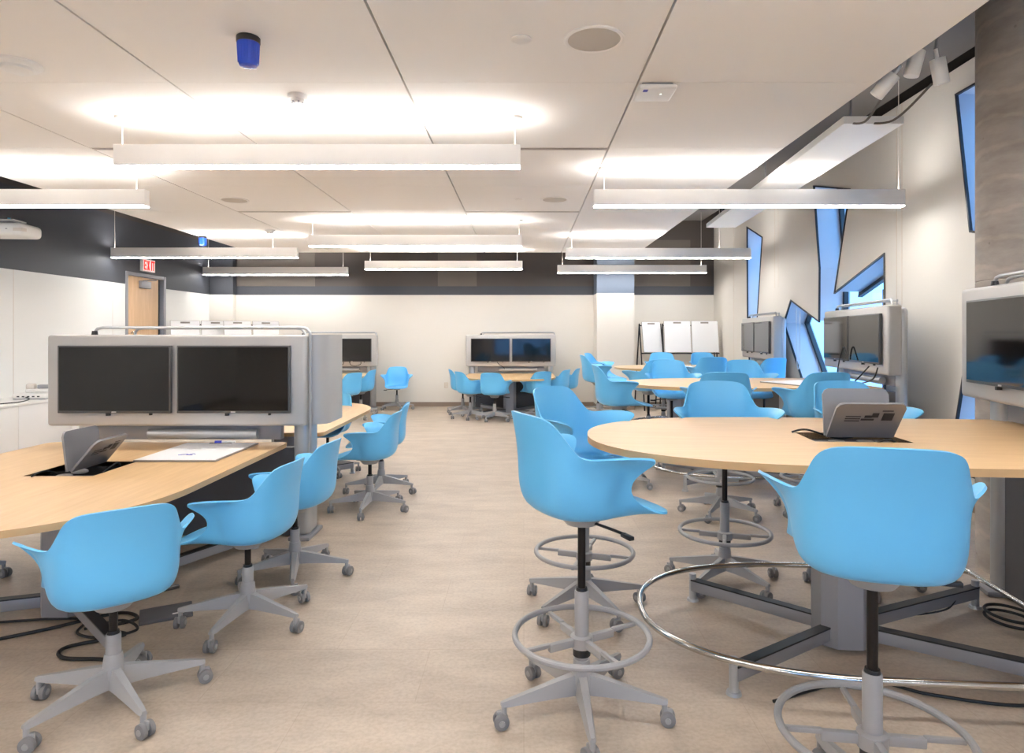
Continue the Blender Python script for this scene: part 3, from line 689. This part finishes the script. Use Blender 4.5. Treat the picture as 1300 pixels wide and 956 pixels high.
# ------------------------------------------------------------------ left wall items
s = empty('exit_sign', (LEFT_X+.035, 11.65, 2.78), 0, 'red and white exit sign on the dark wall above the oak door', 'exit sign')
MB().box(-.035, .02, -.19, .19, -.11, .11, M['white'], .004).build('housing', s)
MB().box(.02, .022, -.18, .18, -.10, .10, M['exitwhite']).build('face', s, smooth=False)
def letters(b, text, x0, z0, w, h, st, gap, put):
    G = {'E': [(0, 0, st, h), (0, 0, w, st), (0, h/2-st/2, w*.85, st), (0, h-st, w, st)], 'I': [(w/2-st/2, 0, st, h)], 'T': [(w/2-st/2, 0, st, h), (0, h-st, w, st)]}
    x = x0
    for ch in text:
        if ch == 'X':
            put(b, ((x, z0), (x+st*1.2, z0), (x+w, z0+h), (x+w-st*1.2, z0+h))); put(b, ((x, z0+h), (x+w-st*1.2, z0), (x+w, z0), (x+st*1.2, z0+h)))
        else:
            for (px, pz, pw, ph) in G[ch]: put(b, ((x+px, z0+pz), (x+px+pw, z0+pz), (x+px+pw, z0+pz+ph), (x+px, z0+pz+ph)))
        x += (w*.55 if ch == 'I' else w)+gap
b = MB()
kx = [0]
def put(b, q):
    kx[0] += 1; e = .0004*(kx[0] % 4)
    def fn():
        a = [b.bm.verts.new((.0222, p[0], p[1])) for p in q]; c = [b.bm.verts.new((.0242+e, p[0], p[1])) for p in q]
        b.bm.faces.new(a[::-1]); b.bm.faces.new(c)
        for i in range(4): b.bm.faces.new((a[i], a[(i+1) % 4], c[(i+1) % 4], c[i]))
    b._new(fn, M['exitred'])
letters(b, 'EXIT', -.165, -.085, .082, .17, .028, .014, put)
b.build('lettering', s, smooth=False)
# low white counter
s = empty('counter', (LEFT_X, 5.2, 0), 0, 'low white counter along the left wall behind the display stand', 'counter')
MB().box(.002, .73, -3.0, 5.4, .70, .73, M['white'], .004).build('worktop', s)
MB().box(.002, .70, -2.98, 5.38, .08, .70, M['whiteboard_wall']).box(.002, .64, -2.95, 5.35, 0, .08, M['steel']).build('carcass', s, smooth=False)
for k in range(9):
    y = -2.97+k*.925
    MB().box(.70, .718, y+.003, y+.922, .09, .695, M['white'], .002).build('door_panel', s)
s = empty('network_box', (-6.28, 8.42, .73), .1, 'flat white box with dark slots on the low white counter', 'device')
MB().box(-.20, .20, -.15, .15, .008, .075, M['white'], .02, 3).box(-.19, .19, -.14, .14, 0, .01, M['steel']).build('housing', s)
b = MB()
for k in range(5): b.box(-.14+k*.06, -.11+k*.06, -.152, -.148, .03, .045, M['dkplastic'])
b.build('port', s, smooth=False)
s = empty('handset_dock', (-6.25, 8.45, .805), .25, 'grey and white hand unit resting on the flat white box', 'device')
MB().box(-.15, .15, -.06, .06, .0, .05, M['white'], .018, 3).build('housing', s)
MB().box(-.15, -.05, -.045, .045, .045, .115, M['offwhite'], .02, 3).box(-.02, .15, -.045, .045, .05, .10, M['steel'], .012, 2).build('hand_unit', s)
tag(MB().tube(catmull([(-6.1, 7.2, .737), (-6.15, 7.6, .74), (-6.1, 7.9, .737), (-6.2, 8.2, .742), (-6.3, 8.27, .76)], 8), .006, M['cable'], 8).build('cable'), 'black cable lying on the low white counter', 'cable')
# wall projector
s = empty('projector', (-6.12, 7.72, 2.80), .12, 'white short throw projector on an arm at the left picture edge', 'projector')
b = MB().box(-.30, .30, -.20, .20, -.10, .05, M['white'], .05, 4); b.build('housing', s)
MB().box(-.28, .10, -.08, .08, .06, .085, M['steel'], .01).box(-.62, -.2, -.06, .06, .10, .15, M['white'], .01).box(-.1, .16, -.12, .12, .085, .10, M['white'], .004).build('mount_arm', s)
MB().box(.20, .302, -.202, -.12, -.05, -.01, M['offwhite'], .004).box(.12, .14, -.203, -.2, -.03, -.02, M['steel']).build('vent', s)
MB().cyl((.02, .03, .10), .016, .016, .035, mat('cyan_cap', (30, 160, 200), .4), 14).build('adjuster_knob', s)

# ------------------------------------------------------------------ whiteboards
def board(loc, rot, label, group, w=.55, h=.66):
    r = bpy.data.objects.new('whiteboard', None); C.objects.link(r); r.location = loc; r.rotation_euler = rot
    tag(r, label, 'whiteboard', group)
    MB().box(-w/2, w/2, 0, h, -.006, .006, M['boardgrey'], .004).build('edge_frame', r)
    MB().box(-w/2+.006, w/2-.006, .006, h-.006, .0061, .0075, M['board']).build('writing_face', r, smooth=False)
    MB().box(-.08, .08, h-.055, h-.025, .0076, .009, M['boardgrey'], .004).build('grip_slot', r)
    return r
# lying on tables
wb = board((-2.23, 4.17, .744), (0, 0, 0), 'white portable board lying on the near left table with a pen on it', 'portable whiteboards', .53, .68)
b = MB()
b.tube(catmull([(-.06, .16, .0085), (-.02, .20, .0085), (.0, .18, .0085), (.02, .21, .0085), (.04, .19, .0085)], 6), .0022, M['ink'], 5).tube(catmull([(-.01, .17, .0085), (.03, .17, .0085)], 3), .0022, M['ink'], 5)
b.build('ink_scribble', wb)
s = empty('marker_pen', (-2.19, 4.80, .765), math.radians(4), 'white marker with a blue cap on the portable board', 'marker')
RY = Matrix.Rotation(PI2, 4, 'Y')
MB().cyl((0, 0, -.03), .008, .008, .10, M['white'], 16, mtx=RY).build('barrel', s)
MB().cyl((0, 0, -.075), .009, .009, .05, M['ink'], 16, mtx=RY).build('cap', s)
board((2.62, 6.72, 1.047), (0, 0, math.radians(-68)), 'white portable board lying on the middle high table', 'portable whiteboards')
board((1.98, 10.25, 1.047), (0, 0, math.radians(-80)), 'white portable board lying at the left of the far high table', 'portable whiteboards')
board((2.72, 10.3, 1.047), (0, 0, math.radians(-85)), 'white portable board lying at the right of the far high table', 'portable whiteboards')
def easel(loc, rz, W, label):
    e = empty('easel', loc, rz, label, 'easel', 'black board easels')
    for s in (-1, 1):
        for dy in (-.28, .22):
            MB().tube([(s*W, dy, 0), (s*W, -.02, 1.78)], .014, M['black'], 8).build('leg', e)
    MB().box(-W-.03, W+.03, -.20, -.135, 1.155, 1.18, M['black'], .004).build('ledge', e)
    MB().tube([(-W, .16, .45), (W, .16, .45)], .01, M['black'], 8).tube([(-W, -.02, 1.74), (W, -.02, 1.74)], .012, M['black'], 8).build('crossbar', e)
    return e
easel((3.42, 13.55, 0), 0, .55, 'black easel by the back right corner carrying two whiteboards')
easel((2.62, 13.62, 0), .25, .24, 'black easel beside the white pier carrying one whiteboard')
tl = math.radians(80)
board((3.16, 13.385, 1.186), (tl, 0, 0), 'left whiteboard of the pair on the easel in the back right corner', 'easel whiteboards', .55, .66)
board((3.725, 13.385, 1.186), (tl, 0, 0), 'right whiteboard of the pair on the easel in the back right corner', 'easel whiteboards', .55, .66)
board((2.66, 13.455, 1.186), (tl, 0, .25), 'whiteboard standing alone on the easel beside the white pier', 'easel whiteboards', .42, .64)
for k, (x, y, rz, l2) in enumerate(((-6.17, 12.45, .62, 'farther left'), (-5.32, 12.75, .62, 'farther right'))):
    easel((x, y, 0), rz, .39, 'black easel %s behind the left display stand carrying two whiteboards' % ('before the oak door' if k == 0 else 'near the back corner'))
    T = Matrix.Translation((x, y, 0)) @ RZ(rz)
    for j, lx in enumerate((-.26, .26)):
        board(T @ Vector((lx, -.165, 1.186)), (tl, 0, rz), ('first', 'second', 'third', 'fourth')[2*k+j]+' from left of the whiteboards peeking over the left display stand', 'easel whiteboards', .50, .64)

# ------------------------------------------------------------------ small things: outlets, cords
for (x, z, label, plug) in ((-1.68, .46, 'wall outlet on the back wall left of the middle table', 0), (.94, .46, 'wall outlet with a black plug on the back wall right of the middle table', 1)):
    s = empty('wall_outlet', (x, WALL_Y-.001, z), 0, label, 'outlet', 'wall outlets')
    MB().box(-.04, .04, -.008, 0, -.06, .06, M['outlet'], .003).build('plate', s)
    MB().box(-.016, .016, -.0095, -.008, .012, .042, M['offwhite']).box(-.016, .016, -.0095, -.008, -.042, -.012, M['offwhite']).build('socket', s, smooth=False)
tag(MB().box(.915, .965, WALL_Y-.06, WALL_Y-.0115, .45, .53, M['dkplastic'], .006).tube(catmull([(.94, WALL_Y-.06, .47), (.94, WALL_Y-.09, .35), (.97, WALL_Y-.1, .2), (1.02, WALL_Y-.12, .02), (.8, WALL_Y-.2, .01), (.5, WALL_Y-.25, .01)], 8), .008, M['cable'], 8).build('power_cord'), 'black power cord hanging from the back wall outlet', 'cord')
def cord(pts, r, label, closed=False):
    return tag(MB().tube(catmull(pts, 9, closed), r, M['cable'], 8, closed).build('cable'), label, 'cable')
cord([(-2.75, 3.25, .009), (-2.5, 3.42, .009), (-2.25, 3.62, .009), (-2.1, 3.55, .009), (-2.2, 3.42, .012), (-2.05, 3.36, .009), (-2.25, 3.22, .012), (-2.2, 3.12, .009), (-1.98, 3.10, .009), (-1.80, 3.02, .009)], .009, 'thick black cord looping on the floor under the near left table')
cord([(-2.85, 3.5, .008), (-2.55, 3.55, .008), (-2.35, 3.5, .02), (-2.28, 3.34, .026), (-2.12, 3.28, .03), (-2.0, 3.38, .026), (-2.15, 3.5, .022), (-2.3, 3.42, .01)], .007, 'thin black cord tangled under the near left table')
s = empty('floor_box', (-1.98, 3.62, 0), .5, 'dark floor plate beside the cords under the near left table', 'floor box')
MB().box(-.13, .13, -.10, .10, 0, .018, M['charcoal'], .005).build('lid_plate', s)
MB().box(.03, .09, -.06, -.045, .018, .0195, M['badge']).build('hinge_mark', s, smooth=False)
cord([(1.05, 2.75, .008), (1.5, 2.92, .008), (1.75, 2.80, .008), (2.1, 2.72, .008), (2.45, 2.85, .008), (2.75, 2.9, .008)], .007, 'black cord on the floor under the near high table')
cord([(2.62+.12*math.cos(t*.63), 3.5+.14*math.sin(t*.63), .012+.003*t) for t in range(0, 20)], .008, 'coil of black cord on the floor before the concrete column')
cord([(2.02, 3.52, .06), (2.1, 3.56, .03), (2.2, 3.6, .012), (2.32, 3.58, .05), (2.4, 3.62, .10)], .005, 'thin black cord sagging from the table base arm')
def on_totem(loc, ang, pts): 
    T = Matrix.Translation(loc) @ RZ(ang); return [T @ Vector(p) for p in pts]
cord(on_totem(cD, math.radians(-98), [(-.10, -.12, 1.06), (-.12, -.10, 1.2), (-.05, -.085, 1.36), (.02, -.085, 1.42), (.09, -.085, 1.36), (.16, -.085, 1.28)]), .007, 'black cable arched over the gap between the middle right monitors')
cord(on_totem(cD, math.radians(-98), [(.62, -.05, 1.24), (.5, -.07, 1.16), (.40, -.12, 1.06)]), .007, 'black cable drooping from the middle right display stand, left strand')
cord(on_totem(cD, math.radians(-98), [(.84, -.05, 1.24), (.78, -.07, 1.13), (.55, -.10, 1.07), (.3, -.12, 1.055)]), .007, 'black cable drooping from the middle right display stand, right strand')
for k, x in enumerate((-3.86, -3.5)):
    cord([(x-.1, 13.53, .985), (x-.08, 13.52, .93), (x+.02, 13.51, .905), (x+.12, 13.52, .94), (x+.13, 13.53, .985)], .007, 'black cable loop under the back left monitor, %s loop' % ('left' if k == 0 else 'right'))
cord([(-.55, 13.53, .985), (-.5, 13.5, .93), (-.42, 13.5, .88), (-.40, 13.52, .84)], .007, 'black cable under the left monitor of the middle back screen')
cord([(-.30, 4.0, 0)]*2, .001, 'x') if False else None
# blind chain in the big window
tag(MB().tube(catmull([(wall_x(9.55)-.03, 9.55, 1.95), (wall_x(9.5)-.03, 9.53, 1.2), (wall_x(9.45)-.03, 9.48, 1.05), (wall_x(9.4)-.03, 9.43, 1.2), (wall_x(9.4)-.03, 9.41, 1.90)], 8), .005, M['white'], 6).build('blind_cord'), 'white blind cord loop hanging in the large angular window', 'cord')

# ------------------------------------------------------------------ daylight, camera, look
w = bpy.data.worlds.new('sky'); bpy.context.scene.world = w; w.use_nodes = True
nt = w.node_tree; bg = nt.nodes['Background']
tc = nt.nodes.new('ShaderNodeTexCoord'); sp = nt.nodes.new('ShaderNodeSeparateXYZ'); rp = nt.nodes.new('ShaderNodeValToRGB')
nt.links.new(tc.outputs['Generated'], sp.inputs[0]); mr = nt.nodes.new('ShaderNodeMapRange'); mr.inputs[1].default_value = -1
nt.links.new(sp.outputs['Z'], mr.inputs[0]); nt.links.new(mr.outputs[0], rp.inputs[0])
rp.color_ramp.elements[0].position = .42; rp.color_ramp.elements[0].color = (.10, .22, .40, 1)
rp.color_ramp.elements[1].position = .75; rp.color_ramp.elements[1].color = (.24, .52, .90, 1)
nt.links.new(rp.outputs[0], bg.inputs['Color']); bg.inputs['Strength'].default_value = 6.0
cam = bpy.data.cameras.new('camera'); co = bpy.data.objects.new('camera', cam); C.objects.link(co)
co.location = (0, 0, H); co.rotation_euler = (PI2, 0, 0)
F = 830
cam.sensor_width = 36; cam.lens = 36*F/1300; cam.shift_x = -15/1300; cam.shift_y = -53/1300; cam.clip_start = .02
sc = bpy.context.scene; sc.camera = co
sc.view_settings.view_transform = 'Standard'; sc.view_settings.look = 'None'; sc.view_settings.gamma = 1; sc.view_settings.use_curve_mapping = False
sc.view_settings.exposure = 0.2
sc.cycles.max_bounces = 10; sc.cycles.diffuse_bounces = 6; sc.cycles.glossy_bounces = 4; sc.cycles.sample_clamp_indirect = 20
